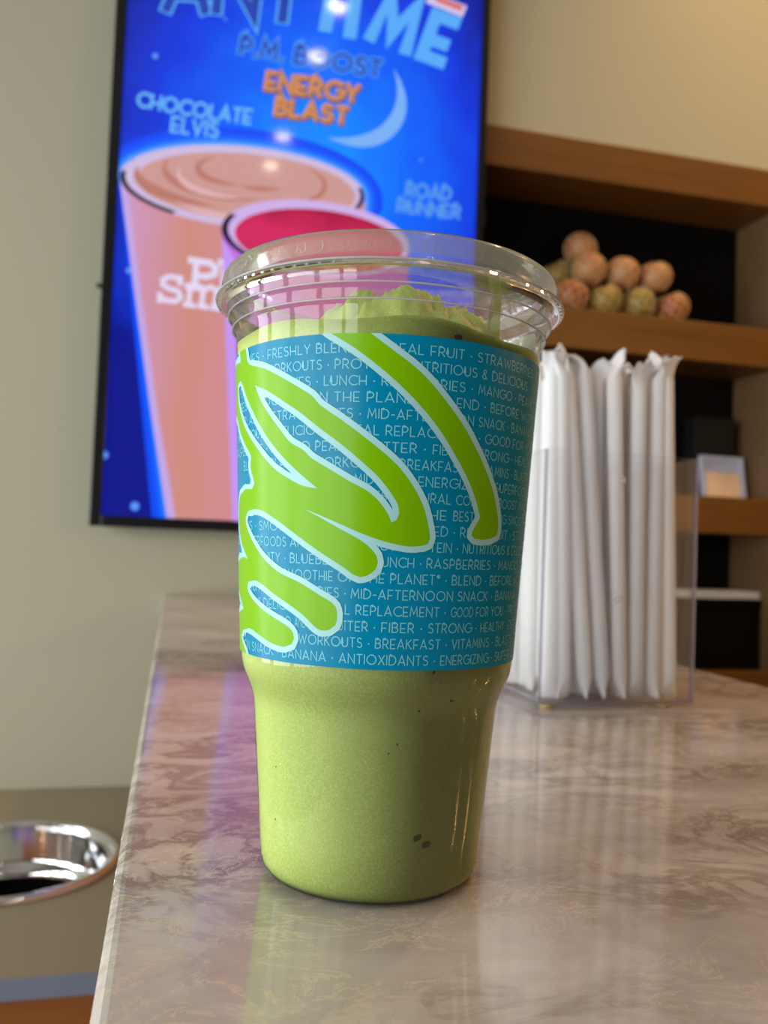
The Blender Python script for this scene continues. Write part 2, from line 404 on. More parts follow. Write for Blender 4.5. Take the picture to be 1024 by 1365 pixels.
ZC = min(z_edge, z_low-.02)
ls = empty('low_cabinet', (rc.x, (LY0+YW)/2, FLOOR)); oc = ls.location
box('edge_band', (LX0, LY0-.004, z_edge), (LX1, LY0, z_low-.0005), M_edge, lt, (rc.x, rc.y, z_low))
box('door', (LX0+.01, LY0+.0, FLOOR+.1), ((LX0+LX1)/2-.002, LY0+.02, ZC), M_cab, ls, oc, bev=.002)
box('door', ((LX0+LX1)/2+.002, LY0+.0, FLOOR+.1), (LX1-.01, LY0+.02, ZC), M_cab, ls, oc, bev=.002)
box('side_panel', (LX0, LY0+.02, FLOOR), (LX0+.02, YW-.004, z_low-.02), M_cab, ls, oc)
box('side_panel', (LX1-.022, LY0+.02, FLOOR), (LX1-.002, YW-.004, z_low-.02), M_cab, ls, oc)
box('bottom_panel', (LX0+.02, LY0+.02, FLOOR+.08), (LX1-.022, YW-.004, FLOOR+.1), M_cab, ls, oc)
box('plinth', (LX0+.02, LY0+.05, FLOOR), (LX1-.022, LY0+.07, FLOOR+.08), M_black, ls, oc)
tag(ls, 'wooden cabinet under the low taupe worktop', 'cabinet')

ch = empty('waste_chute', (rc.x, rc.y, z_low))
pr = [(-.001, RR-.002), (.002, RR), (.006, RR-.003), (.0085, RR-.007), (.008, RR-.011), (.004, RR-.013)]
lathe('rim', [(-.001, RR-.02)]+pr, M_chrome, ch)
lathe('sleeve', [(.004, RR-.013), (-.046, RR-.015), (-.052, RR-.017), (-.056, RR-.022)], M_chrome, ch)
lathe('lower_ring', [(-.056, RR-.022), (-.053, RR-.026), (-.055, RR-.031), (-.066, RR-.033)], M_chrome, ch)
lathe('bin_liner', [(-.066, RR-.033), (-.35, RR-.06), (-.351, .001)], M_black, ch, close1=True)
tag(ch, 'round polished steel waste chute ring set in the taupe worktop', 'waste chute')

# ================================================================== BUILT-IN SHELVES
sh = empty('built_in_shelf', ((NX0+NX1)/2, YW, z_b4u)); oc = sh.location
D0 = YW-.004
for zt, zb in ((z_b1t, z_b1u), (z_b2t, z_b2u), (z_b3t, z_b3u), (z_b4t, z_b4u)):
    box('shelf_board', (NX0+.001, D0, zb), (NX1, NYB-.008, zt-.0005), M_wood, sh, oc, bev=.002)
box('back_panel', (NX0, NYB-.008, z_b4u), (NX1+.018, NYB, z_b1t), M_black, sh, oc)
for zt, zb in ((z_b1u, z_b2t), (z_b2u, z_b3t), (z_b3u, z_b4t)):
    box('side_panel', (NX1, YW, zb), (NX1+.018, NYB-.008, zt), M_side, sh, oc)
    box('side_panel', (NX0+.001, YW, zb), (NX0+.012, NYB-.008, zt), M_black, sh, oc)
tag(sh, 'built-in shelves with thick orange-brown oak boards and black back', 'shelf')

# fruit with net sleeves
def fruit_mesh(r):
    V, Fc = [], []; n, mm = 20, 14
    for i in range(mm+1):
        ph = pi*i/mm
        rr = r*sin(ph)*(1+.05*cos(ph)); z = r*.93*cos(ph) - .22*r*math.exp(-(ph/.38)**2) + .1*r*math.exp(-((pi-ph)/.3)**2)
        for k_ in range(n):
            a = 2*pi*k_/n; V.append((rr*cos(a)*(1+.02*cos(3*a))*.96, rr*sin(a)*.96, z*.97))
    for i in range(mm):
        for k_ in range(n): Fc.append((i*n+k_, (i+1)*n+k_, (i+1)*n+(k_+1) % n, i*n+(k_+1) % n))
    return V, Fc
def net_mesh(r):
    V, Fc = [], []
    for s in (1, -1):
        for q in range(10):
            pts = []
            for i in range(13):
                ph = radians(28)+radians(124)*i/12; a = 2*pi*q/10+s*i/12*1.6; R2 = r*.985
                pts.append((Vector((R2*sin(ph)*(1+.05*cos(ph))*cos(a), R2*sin(ph)*(1+.05*cos(ph))*sin(a), R2*.93*cos(ph)))))
            for i in range(12):
                p, q2 = pts[i], pts[i+1]; t = (q2-p).normalized(); nrm = p.normalized(); b = t.cross(nrm)*.0009; u = nrm*.0008
                bs = len(V)
                for c in (p, q2):
                    for e in (b+u, b-u, -b-u, -b+u): V.append(tuple(c+e))
                for j in range(4): Fc.append((bs+j, bs+(j+1) % 4, bs+4+(j+1) % 4, bs+4+j))
    return V, Fc
def fruit_mat(name, a, b):
    M = mat(name, a, .45); n = noise_n(M, coords(M), 16, 3)
    M.node_tree.links.new(ramp(M, n.outputs[0], [(.38, a), (.62, b)]).outputs[0], M.node_tree.nodes['Principled BSDF'].inputs['Base Color']); return M
FM = [fruit_mat('blush_skin', lin(172, 92, 86), lin(182, 130, 80)), fruit_mat('yellow_skin', lin(150, 118, 42), lin(126, 112, 36)), fruit_mat('red_skin', lin(150, 64, 46), lin(160, 86, 34))]
M_net = mat('net_sleeve', lin(190, 160, 108), .6)
FR = .0375
fv = fruit_mesh(FR); nv = net_mesh(FR)
zs = z_b2t+FR*.93
yf, yb = YW+.036, YW+.105
def fx(px, y): return on_y(px, 390, y).x
fruits = [(fx(762, yf), yf, 0, 2), (fx(807, yf), yf, 0, 1), (fx(852, yf), yf, 0, 1), (fx(897, yf), yf, 0, 2)]
sp = fruits[1][0]-fruits[0][0]
up = sqrt(max(0, (2*FR)**2-(sp/2)**2))*.985
x0 = fruits[0][0]
fruits += [(x0+sp*.5, yf, up, 0), (x0+sp*1.5, yf, up, 0), (x0+sp*2.5, yf, up, 0)]
fruits += [(x0+sp*(k_-.5), yb, 0, (1, 2, 1, 2)[k_]) for k_ in range(4)]
fruits += [(x0, yb, up, 1), (x0+sp, yb, up, 2), (x0+2*sp, yb, up, 1), (x0+sp*.5, yf+.045, up+.0585, 0)]
FL = {0: 'pink-blushed netted fruit in the middle layer of the shelf pile', 1: 'yellow-green fruit in a net sleeve, piled on the shelf', 2: 'orange-red fruit in a net sleeve, piled on the shelf'}
proto = {}
for (x, y, dz, kind) in fruits:
    o = empty('netted_fruit', (x, y, zs+dz)); o.rotation_euler = (random.uniform(-.5, .5), random.uniform(-.5, .5), random.uniform(0, 6))
    if kind not in proto:
        proto[kind] = (link_mesh('skin', fv[0], fv[1], FM[kind], o, smooth=True), link_mesh('net_sleeve', nv[0], nv[1], M_net, o))
    else:
        for q in proto[kind]:
            c = q.copy(); COL.objects.link(c); c.parent = o
    tag(o, FL[kind] if dz < up+.05 else 'pink-blushed netted fruit topping the pile on the shelf', 'fruit', 'netted fruit on the shelf')

# small things on the lower boards
M_dark = mat('charcoal_board', lin(20, 19, 18), .6, spec=.2); M_beige = mat('beige_print', lin(214, 188, 160), .6); M_blue = mat('pale_blue_frame', lin(168, 176, 200), .35)
yc = YW+.07
a, b = on_y(937, 606, yc), on_y(995, 606, yc)
wd = b.x-a.x; hh = a.z-z_b3t
pf = empty('card_holder', ((a.x+b.x)/2, yc, z_b3t)); 
tilt = radians(-9)
fo = bpy.data.objects.new
def frm(nm, lo, hi, mt):
    bm = bmesh.new(); bbox(bm, lo, hi, .001, 1); bmesh.ops.rotate(bm, verts=bm.verts, cent=(0, 0, 0), matrix=Matrix.Rotation(tilt, 3, 'X')); return bm_obj(nm, bm, mt, pf)
H2 = hh/cos(tilt)
frm('back_board', (-wd/2, .001, 0), (wd/2, .004, H2), M_blue)
frm('frame_side', (-wd/2, -.006, 0), (-wd/2+.012, .001, H2), M_blue); frm('frame_side', (wd/2-.012, -.006, 0), (wd/2, .001, H2), M_blue)
frm('frame_top', (-wd/2+.012, -.006, H2-.012), (wd/2-.012, .001, H2), M_blue)
frm('card', (-wd/2+.013, -.004, .004), (wd/2-.013, .0005, H2*.62), M_beige)
tag(pf, 'pale blue framed card holder with beige card leaning on the shelf', 'card holder')
yk = NYB-.042
a, b = on_y(922, 556, yk), on_y(974, 556, yk)
db = empty('dark_box', ((a.x+b.x)/2, yk, z_b3t)); oc = db.location
box('body', (a.x, yk-.015, z_b3t), (b.x, yk+.03, a.z-.012), M_dark, db, oc, bev=.002)
box('cover', (a.x-.001, yk-.016, a.z-.012), (b.x+.001, yk+.031, a.z), M_dark, db, oc, bev=.002)
tag(db, 'dark charcoal box standing behind the pale framed card holder', 'box')
yk = YW+.03
a, b = on_y(905, 797, yk), on_y(1022, 797, yk)
bb = empty('black_bin', ((a.x+b.x)/2, yk+.06, z_b4t)); oc = bb.location
box('body', (a.x, yk, z_b4t), (b.x, NYB-.012, a.z-.02), M_black, bb, oc, bev=.003)
box('rim', (a.x-.003, yk-.003, a.z-.02), (b.x, NYB-.011, a.z), M_black, bb, oc, bev=.003)
tag(bb, 'black bin on the lowest shelf topped with white papers', 'bin')
zt = a.z
for i in range(4):
    dx = random.uniform(-.006, .006); V = []; nx = 10
    x0_, x1_ = a.x+.006+dx, b.x-.004+dx; z0 = zt+.0005+i*.0042
    for s in (0, .0035):
        for j in range(nx+1):
            for q, yy in enumerate((yk+.004+.003*(i % 2), NYB-.02)):
                V.append((x0_+(x1_-x0_)*j/nx, yy, z0+s+.0012*(1+sin(j*.9+1.2))*.35))
    Fc = []
    m2 = (nx+1)*2
    for j in range(nx):
        Fc += [(m2+2*j, m2+2*j+2, m2+2*j+3, m2+2*j+1), (2*j, 2*j+1, 2*j+3, 2*j+2), (2*j, 2*j+2, m2+2*j+2, m2+2*j), (2*j+1, m2+2*j+1, m2+2*j+3, 2*j+3)]
    Fc += [(0, m2, m2+1, 1), (2*nx, 2*nx+1, m2+2*nx+1, m2+2*nx)]
    o = link_mesh('paper_pad', V, Fc, M_paper, org=(x0_, yk, z0)); o.location = (x0_, yk, z0)
    tag(o, ('lowest white paper pad lying on the black bin', 'second white paper pad up in the stack on the black bin', 'third white paper pad up in the stack on the black bin', 'topmost white paper pad of the stack on the black bin')[i], 'paper', 'papers on the black bin')

# ================================================================== THE SCREEN
TX0 = on_y(118.5, 700, TVY).x; TZ0 = on_y(220, 705, TVY).z
TX1 = on_y(650.5, 100, TVY).x; TZ1 = TZ0+(TX1-TX0)*1.74
BZ = .0195
tv = empty('wall_screen', ((TX0+TX1)/2, TVY+.02, TZ0)); oT = tv.location
M_bez = mat('bezel_black', lin(10, 11, 16), .3)
bm = bmesh.new(); bbox(bm, (TX0+.01, TVY+.006, TZ0+.01), (TX1-.01, YW-.012, TZ1-.01))
bm_obj('housing', bm, M_bez, tv, oT)
box('wall_bracket', ((TX0+TX1)/2-.15, YW-.013, TZ0+.4), ((TX0+TX1)/2+.15, YW, TZ0+.8), M_frame, tv, oT)
box('bezel', (TX0, TVY-.006, TZ0), (TX0+BZ, TVY+.008, TZ1), M_bez, tv, oT, bev=.0015)
box('bezel', (TX1-BZ*.8, TVY-.006, TZ0), (TX1, TVY+.008, TZ1), M_bez, tv, oT, bev=.0015)
box('bezel', (TX0+BZ, TVY-.006, TZ0), (TX1-BZ*.8, TVY+.008, TZ0+BZ), M_bez, tv, oT, bev=.0015)
box('bezel', (TX0+BZ, TVY-.006, TZ1-BZ), (TX1-BZ*.8, TVY+.008, TZ1), M_bez, tv, oT, bev=.0015)
pb = on_y(132, 381, TVY-.006)
box('logo_badge', (pb.x-.004, TVY-.0075, pb.z-.004), (pb.x+.004, TVY-.005, pb.z+.004), M_frame, tv, oT)
pb = on_y(646, 290, TVY)
box('remote_sensor', (TX1-.002, TVY-.002, pb.z-.014), (TX1+.005, TVY+.01, pb.z+.014), M_dark, tv, oT)
SX0, SX1, SZ0, SZ1 = TX0+BZ, TX1-BZ*.8, TZ0+BZ, TZ1-BZ

def screen_mat(name, col=None, estr=1.0):
    M = mat(name, (.004, .004, .006, 1), .06, spec=.5, emis=col or (1, 1, 1, 1), estr=estr); return M
M_bg = screen_mat('screen_blue_sky'); nt, L, P = nodes(M_bg)
tc = N(M_bg, 'ShaderNodeTexCoord')
pc = on_y(430, 235, TVY)-oT
sub = N(M_bg, 'ShaderNodeVectorMath', operation='SUBTRACT'); sub.inputs[1].default_value = pc; L.new(tc.outputs['Object'], sub.inputs[0])
sc_ = N(M_bg, 'ShaderNodeVectorMath', operation='MULTIPLY'); sc_.inputs[1].default_value = (1.95, 1, 1.5); L.new(sub.outputs[0], sc_.inputs[0])
ln = N(M_bg, 'ShaderNodeVectorMath', operation='LENGTH'); L.new(sc_.outputs[0], ln.inputs[0])
nz = noise_n(M_bg, tc.outputs['Object'], 14, 4)
ad = N(M_bg, 'ShaderNodeMath', operation='MULTIPLY_ADD'); ad.inputs[1].default_value = .28; L.new(nz.outputs[0], ad.inputs[0]); L.new(ln.outputs['Value'], ad.inputs[2])
rb = ramp(M_bg, ad.outputs[0], [(.22, lin(14, 140, 255)), (.52, lin(6, 98, 250)), (.76, lin(8, 56, 224)), (1.0, lin(8, 22, 140))])
L.new(rb.outputs[0], P.inputs['Emission Color'])
scr = link_mesh('display', [(SX0, TVY, SZ0), (SX1, TVY, SZ0), (SX1, TVY, SZ1), (SX0, TVY, SZ1)], [(0, 1, 2, 3)], M_bg, tv, oT)
layer = [0]
def tvp(px, py, off): p = on_y(px, py, TVY); p.x = min(max(p.x, SX0), SX1); p.z = min(max(p.z, SZ0), SZ1); p.y = TVY-off; return p
def tv_poly(name, pts, M, extra_uv=None):
    layer[0] += 1; off = .00012*layer[0]
    return link_mesh(name, [tvp(x, y, off) for x, y in pts], [tuple(range(len(pts)))[::-1]], M, scr, oT)
def sc(name, *rgb): return screen_mat(name, lin(*rgb))
def ell(cx, cy, rx, ry, tl, a0=0, a1=360, n=48):
    return [(cx+rx*cos(radians(a))*1-0*tl, cy+ry*sin(radians(a))+rx*cos(radians(a))*tl) for a in [a0+(a1-a0)*i/n for i in range(n if a1-a0 == 360 else n+1)]]
def grad(name, c0, c1, axis, lo, hi, mid=None, nsc=0):
    """picture colour running across the displayed drawing"""
    M = screen_mat(name); nt_, L_, P_ = nodes(M); t_ = N(M, 'ShaderNodeTexCoord'); s_ = N(M, 'ShaderNodeSeparateXYZ'); L_.new(t_.outputs['Object'], s_.inputs[0])
    r_ = N(M, 'ShaderNodeMapRange'); r_.inputs[1].default_value = lo; r_.inputs[2].default_value = hi; L_.new(s_.outputs[axis], r_.inputs[0])
    st = [(0, c0), (1, c1)] if not mid else [(0, c0), (.5, mid), (1, c1)]
    v_ = r_.outputs[0]
    if nsc:
        n_ = noise_n(M, t_.outputs['Object'], nsc, 3); a_ = N(M, 'ShaderNodeMath', operation='MULTIPLY_ADD'); a_.inputs[1].default_value = .5; L_.new(n_.outputs[0], a_.inputs[0]); 
        b_ = N(M, 'ShaderNodeMath', operation='SUBTRACT'); b_.inputs[1].default_value = .25; L_.new(v_, b_.inputs[0]); L_.new(b_.outputs[0], a_.inputs[2]); v_ = a_.outputs[0]
    L_.new(ramp(M, v_, st).outputs[0], P_.inputs['Emission Color']); return M
# halo and first cup
for d, c in ((24, (8, 74, 246)), (15, (14, 92, 252)), (9, (30, 128, 255)), (4, (96, 160, 255))):
    tv_poly('cup_glow', [(160-d, 235-d*.3)]+[(x, y) for x, y in ell(323, 249, 163+d, 54+d, .085, 180, 360, 30)]+[(486+d, 280), (470, 330), (470, 700), (226-d, 700)], sc('glow%d' % d, *c))
xa = tvp(165, 500, 0).x-oT.x; xb = tvp(320, 500, 0).x-oT.x
M_b1 = grad('cup_one_body', lin(206, 150, 190), lin(210, 140, 150), 0, xa, xb, lin(207, 140, 126), 6)
tv_poly('tall_cup', [(160, 240), (178, 380), (200, 540), (222, 700), (470, 700), (486, 268)]+ell(323, 249, 163, 54, .085, 20, 160, 20), M_b1)
tv_poly('cup_edge', [(160, 240), (172, 262), (188, 390), (212, 560), (234, 700), (222, 700), (200, 540), (178, 380)], sc('edge_lav', 196, 166, 226))
tv_poly('cup_rim', ell(323, 249, 163, 54, .085), sc('rim_lav', 206, 186, 222))
tv_poly('rim_shadow', ell(323, 249, 163, 54, .085, 128, 190, 16)+ell(326, 249, 157, 52, .085, 190, 132, 16) if False else ell(323, 249, 163, 54, .085, 125, 188, 16)+list(reversed(ell(327, 248, 160, 51, .085, 125, 188, 16))), sc('rim_dark', 40, 26, 50))
tv_poly('rim_shadow', ell(323, 249, 163, 54, .085, -12, 28, 10)+list(reversed(ell(319, 248, 161, 52, .085, -12, 28, 10))), sc('rim_dark2', 40, 36, 90))
tv_poly('shake', ell(328, 250, 146, 45, .085), sc('shake_top', 204, 152, 146))
def swirl(pts, wd_, M):
    n = len(pts); Lh, Rh = [], []
    for i, (x, y) in enumerate(pts):
        x2, y2 = pts[min(i+1, n-1)]; x1, y1 = pts[max(i-1, 0)]; dx, dy = x2-x1, y2-y1; l = math.hypot(dx, dy) or 1
        h_ = wd_*sin(pi*(i+.15)/(n-.7))*.5; Lh.append((x-dy/l*h_, y+dx/l*h_)); Rh.append((x+dy/l*h_, y-dx/l*h_))
    layer[0] += 1; off = .00012*layer[0]
    V = [tvp(x, y, off) for p in zip(Lh, Rh) for x, y in p]
    link_mesh('swirl', V, [(2*i, 2*i+1, 2*i+3, 2*i+2) for i in range(n-1)], M, scr, oT)
M_sw = sc('swirl_brown', 186, 122, 108); M_sw2 = sc('swirl_light', 222, 176, 178)
swirl(ell(300, 240, 118, 36, .085, 195, 95, 24), 14, M_sw)
swirl(ell(315, 232, 96, 34, .085, 205, 70, 24), 10, M_sw)
swirl(ell(310, 228, 46, 18, .085, 240, 75, 20), 9, M_sw)
swirl(ell(345, 232, 60, 20, .085, 115, 60, 12), 7, M_sw)
swirl(ell(335, 240, 98, 34, .085, 60, -40, 20), 7, M_sw)
swirl(ell(312, 237, 74, 27, .085, 200, 80, 24), 9, M_sw2)
swirl(ell(330, 262, 110, 30, .085, 150, 30, 24), 9, M_sw2)
# slab lettering on the first cup
M_ww = sc('cup_lettering', 226, 214, 240)
def tv_strokes(name, polys, hw, M):
    layer[0] += 1; off = .00012*layer[0]; V, Fc = [], []
    stroke_geo(polys, hw, V, Fc, lambda x, y: tvp(x, y, off)); return link_mesh(name, V, Fc, M, scr, oT)
tv_strokes('cup_word', [[(262, 348), (259, 383)], [(253, 347), (272, 350)], [(250, 382), (270, 385)], [(264, 349), (280, 351), (288, 358), (286, 366), (276, 369), (262, 368)], [(300, 350), (297, 388)], [(293, 350), (301, 350)], [(292, 388), (306, 389)]], 4.2, M_ww)
tv_strokes('cup_word', [[(240, 377), (239, 371), (226, 369), (217, 373), (217, 380), (226, 385), (238, 389), (241, 397), (234, 402), (222, 401), (214, 397)], [(213, 392), (213, 402)], [(241, 370), (240, 379)],
    [(254, 380), (251, 407)], [(248, 381), (256, 381)], [(246, 406), (259, 408)], [(255, 386), (264, 381), (271, 385), (269, 408)], [(265, 408), (276, 410)], [(271, 388), (280, 383), (289, 387), (286, 411)], [(282, 410), (292, 412)],
    [(300, 391), (308, 388), (316, 392), (317, 404), (310, 411), (301, 408), (298, 399), (300, 391)]], 3.4, M_ww)
# second cup
xa = tvp(297, 500, 0).x-oT.x; xb = tvp(545, 500, 0).x-oT.x
M_b2 = grad('cup_two_body', lin(196, 110, 226), lin(180, 90, 170), 0, xa, xb, lin(214, 96, 160), 5)
tv_poly('short_cup', [(296, 318), (300, 420), (305, 560), (310, 700), (520, 700), (545, 350)]+ell(420, 318, 125, 50, .1, 0, 180, 20), M_b2)
tv_poly('cup_edge', [(296, 318), (312, 345), (316, 560), (322, 700), (310, 700), (305, 560), (300, 420)], sc('edge_lav2', 196, 150, 246))
tv_poly('cup_rim', ell(420, 318, 125, 50, .1), sc('rim_lav3', 206, 176, 232))
tv_poly('rim_shadow', ell(420, 318, 125, 50, .1, 125, 205, 16)+list(reversed(ell(426, 318, 122, 47, .1, 125, 205, 16))), sc('rim_dark3', 40, 20, 60))
za = tvp(420, 360, 0).z-oT.z; zb_ = tvp(420, 275, 0).z-oT.z
tv_poly('berry_shake', ell(425, 322, 112, 42, .1), grad('berry', lin(186, 40, 90), lin(160, 10, 50), 2, za, zb_, lin(212, 40, 96), 22))
# moon
def bez(p0, p1, p2, n=16): return [((1-t_)**2*p0[0]+2*t_*(1-t_)*p1[0]+t_*t_*p2[0], (1-t_)**2*p0[1]+2*t_*(1-t_)*p1[1]+t_*t_*p2[1]) for t_ in [i/n for i in range(n+1)]]
out_ = bez((524, 92), (556, 140), (530, 175))+bez((530, 175), (498, 214), (436, 184))[1:]
inn = bez((524, 92), (540, 142), (506, 170))+bez((506, 170), (480, 188), (436, 184))[1:]
layer[0] += 1
V = [tvp(x, y, .00012*layer[0]) for p in zip(out_, inn) for x, y in p]
link_mesh('moon', V, [(2*i, 2*i+1, 2*i+3, 2*i+2) for i in range(len(out_)-1)], sc('moon_blue', 122, 176, 246), scr, oT)
# words
def tv_word(txt, p0, p1, cap, hw, M, arch=0.0, name='screen_word', lean=0.0):
    ls_, wid = layout(txt); p0 = Vector(p0); p1 = Vector(p1); ax = (p1-p0); ln_ = ax.length; ax.normalize(); upv = Vector((ax.y, -ax.x))
    s = ln_/wid; polys = []
    for ch_, x_, st in ls_:
        for pl in st:
            q = []
            for (x, y) in pl:
                u = (x_+x)*s; t_ = u/ln_
                P_ = p0+ax*u+upv*(y*cap+arch*4*t_*(1-t_)); q.append((P_.x, P_.y))
            polys.append(q)
    tv_strokes(name, polys, hw, M)
M_or = sc('word_orange', 206, 140, 90); M_brn = sc('word_brown', 120, 66, 40); M_lb = sc('word_lightblue', 104, 180, 246); M_db = sc('word_darkblue', 34, 66, 176); M_ol = sc('word_outline', 40, 130, 250)
tv_word('ENERGY', (354.5, 121), (476, 139), 22, 3.9, M_brn); tv_word('ENERGY', (353.5, 119), (475, 137), 22, 3.0, M_or)
tv_word('BLAST', (367.5, 155), (461.5, 168), 21, 3.9, M_brn); tv_word('BLAST', (366.5, 153), (460.5, 166), 21, 3.0, M_or)
tv_word('P.M. BOOST', (320, 72), (505, 104), 21, 4.6, sc('word_halo', 76, 150, 246)); tv_word('P.M. BOOST', (320, 72), (505, 104), 21, 2.2, M_db)
tv_word('CHOCOLATE', (183, 142), (333, 166), 18, 2.1, M_lb, arch=-1.5); tv_word('ELVIS', (228, 176), (289, 184), 19, 2.1, M_lb)
tv_word('ROAD', (541, 262), (599, 268), 17, 2.2, sc('word_faint', 84, 150, 236)); tv_word('RUNNER', (529, 283), (611, 292), 16, 2.2, sc('word_faint2', 84, 150, 236))
# large title along the top of the picture (its upper part runs out of view)
M_ti = sc('title_blue', 88, 170, 248)
for chs, a_, b_ in (('A', (222, 14), (274, 17)), ('N', (288, 17), (338, 23)), ('Y', (348, 25), (404, 32))):
    tv_word(chs, a_, b_, 72, 9.5, M_ti, name='title_letter'); tv_word(chs, a_, b_, 72, 6.5, M_db, name='title_letter')
for chs, a_, b_ in (('T', (405, 34), (462, 44)),):
    tv_word(chs, a_, b_, 74, 9, M_ti, name='title_letter')
tv_strokes('title_letter', [[(466, 48), (476, -26)]], 9, M_ti)
tv_word('M', (493, 52), (540, 70), 62, 8.5, M_ti, name='title_letter'); tv_word('E', (561, 75), (588, 85), 56, 8.5, M_ti, name='title_letter')
tv_strokes('title_ornament', [[(574, 0), (614, 16)]], 8, sc('orn_white', 210, 200, 236)); tv_strokes('title_ornament', [[(582, 1), (613, 13)]], 4, sc('orn_red', 216, 110, 110))
for i, (x, y, r_) in enumerate(((207, 77, 4), (140, 607, 5), (180, 675, 6), (172, 362, 4), (175, 213, 4), (300, 28, 2), (560, 215, 2))):
    tv_poly('star', ell(x, y, r_, r_, 0, n=10), sc('star%d' % i, 90, 150, 250))
tag(tv, 'portrait wall screen in a black bezel showing a blue smoothie advert', 'screen')

# ================================================================== SMOOTHIE CUP
AX, AY = .0662, .2725
CB = Vector((AX, AY, 0))
cup = empty('smoothie_cup', CB)
prof = [(.0, .0295), (.0004, .0312), (.0014, .0330), (.0035, .0344), (.006, .0350), (.02, .0362), (.04, .0380), (.0525, .0391), (.0555, .0396), (.0580, .0405), (.0615, .0420), (.0645, .0432), (.0675, .0438), (.0693, .0439),
        (.10, .0457), (.13, .0475), (.1616, .0494), (.168, .0497), (.1697, .0498), (.1702, .0499), (.1705, .0502), (.1708, .0508), (.1711, .0511), (.1716, .0512), (.1735, .0513), (.1742, .0514), (.1746, .0517), (.1749, .0523), (.1752, .0526), (.1757, .0527), (.1790, .0531), (.1806, .0533)]
def rad(z):
    for (z0, r0), (z1, r1) in zip(prof, prof[1:]):
        if z <= z1: return r0+(r1-r0)*(z-z0)/(z1-z0)
    return prof[-1][1]
body = lathe('cup_body', [(.0012, .002), (.0012, .028)]+prof, M_cup, cup, n=128)
# --- lid
lid = lathe('lid', [(.1796, .0560), (.1799, .0565), (.1806, .0566), (.1811, .0563), (.1814, .0557), (.1822, .0553), (.1850, .0552), (.1872, .0548), (.1886, .0540), (.1894, .0530), (.1897, .0518), (.1893, .0508), (.1880, .0501), (.1845, .0497)], M_lid, cup, n=128)
lathe('lid_disc', [(.1845, .0497), (.1838, .0490), (.1838, .0300), (.1843, .0290), (.1843, .001)], M_disc, lid, n=128)
lathe('lid_skirt', [(.1796, .0560), (.1788, .0551), (.1800, .0542), (.1815, .0537), (.1775, .0534)], M_cup, lid, n=128)
def rr_point(th, z, off): r = rad(z)+off; return Vector((r*cos(th), r*sin(th), z))
V, Fc = [], []
for k in range(90):      # radial ribs under the flange
    a = 2*pi*k/90; da = .010
    b = len(V)
    for (r_, z_) in ((.0540, .1804), (.0563, .1797), (.0563, .1791), (.0540, .1796)):
        for s in (-da, da): V.append((r_*cos(a+s), r_*sin(a+s), z_))
    for i in range(3): Fc.append((b+2*i, b+2*i+1, b+2*i+3, b+2*i+2))
link_mesh('flange_ribs', V, Fc, M_lid, lid)['kind'] = 'stuff'
TH0 = math.atan2(-AY, -AX)       # towards the viewer side of the cup
V, Fc = [], []
for i in range(15):      # raised moulding marks on the lid ring
    th = TH0+(i-7)*.118+random.uniform(-.025, .025); a0_ = random.uniform(0, 360)
    polys = [arc(0, .5, .28, .5, a0_, a0_+random.uniform(110, 230), 12)]
    if i % 3 == 0: polys.append([(-.55, .1), (-.5, .8)])
    stroke_geo(polys, .07, V, Fc, lambda x, y: (.05545*cos(th+x*.06), .05545*sin(th+x*.06), .1832+y*.0026))
link_mesh('embossed_marks', V, Fc, M_lid, lid)

def ring_tube(name, z_, r_, t_, M, par):
    V, Fc = [], []; n = 160
    for k_ in range(n):
        a = 2*pi*k_/n
        for q in range(8):
            b_ = 2*pi*q/8; rr_ = r_+t_*cos(b_); V.append((rr_*cos(a), rr_*sin(a), z_+t_*sin(b_)))
    for k_ in range(n):
        for q in range(8): Fc.append((k_*8+q, ((k_+1) % n)*8+q, ((k_+1) % n)*8+(q+1) % 8, k_*8+(q+1) % 8))
    return link_mesh(name, V, Fc, M, par, smooth=True)
ring_tube('neck_glint_bead', .1710, .0511, .00028, M_glint_bead, body); ring_tube('neck_glint_bead', .1752, .0526, .00030, M_glint_bead, body)  # ridge beads, whitened to draw the highlight lines round the neck
ring_tube('lip_glint_bead', .1803, .0566, .00035, M_glint_bead, lid)

# --- the drink
NT, NR = 192, 44
zc = lambda th: .1655+.0022*max(0, sin(th-TH0+pi))*0+.0012*sin(3*th+.6)+.0008*sin(7*th)+(.0030 if False else .0022*math.exp(-((((th-(TH0-1.05)+pi) % (2*pi))-pi)/.5)**2))
V, Fc = [], []
sp_ = [(z, r-.0003) for z, r in prof if z < .163]
sp_ = [(.0018, .001)]+[(max(z, .0018), r) for z, r in sp_]
for z, r in sp_:
    for k in range(NT): a = 2*pi*k/NT; V.append((r*cos(a), r*sin(a), z))
vd = Vector((cos(TH0), sin(TH0))); sd = Vector((-vd.y, vd.x))   # viewer side, and to the viewer's right
lumps = [(.010, .004, .021, .0150), (.012, -.012, .012, .0060), (.024, -.0080, .0062, .0055), (.027, .0045, .0052, .0075), (.020, .020, .011, .0060), (.004, .028, .012, .0090), (.024, .027, .008, .0050), (.016, -.022, .008, .004), (.028, -.002, .004, .003), (.022, .012, .005, .004)]
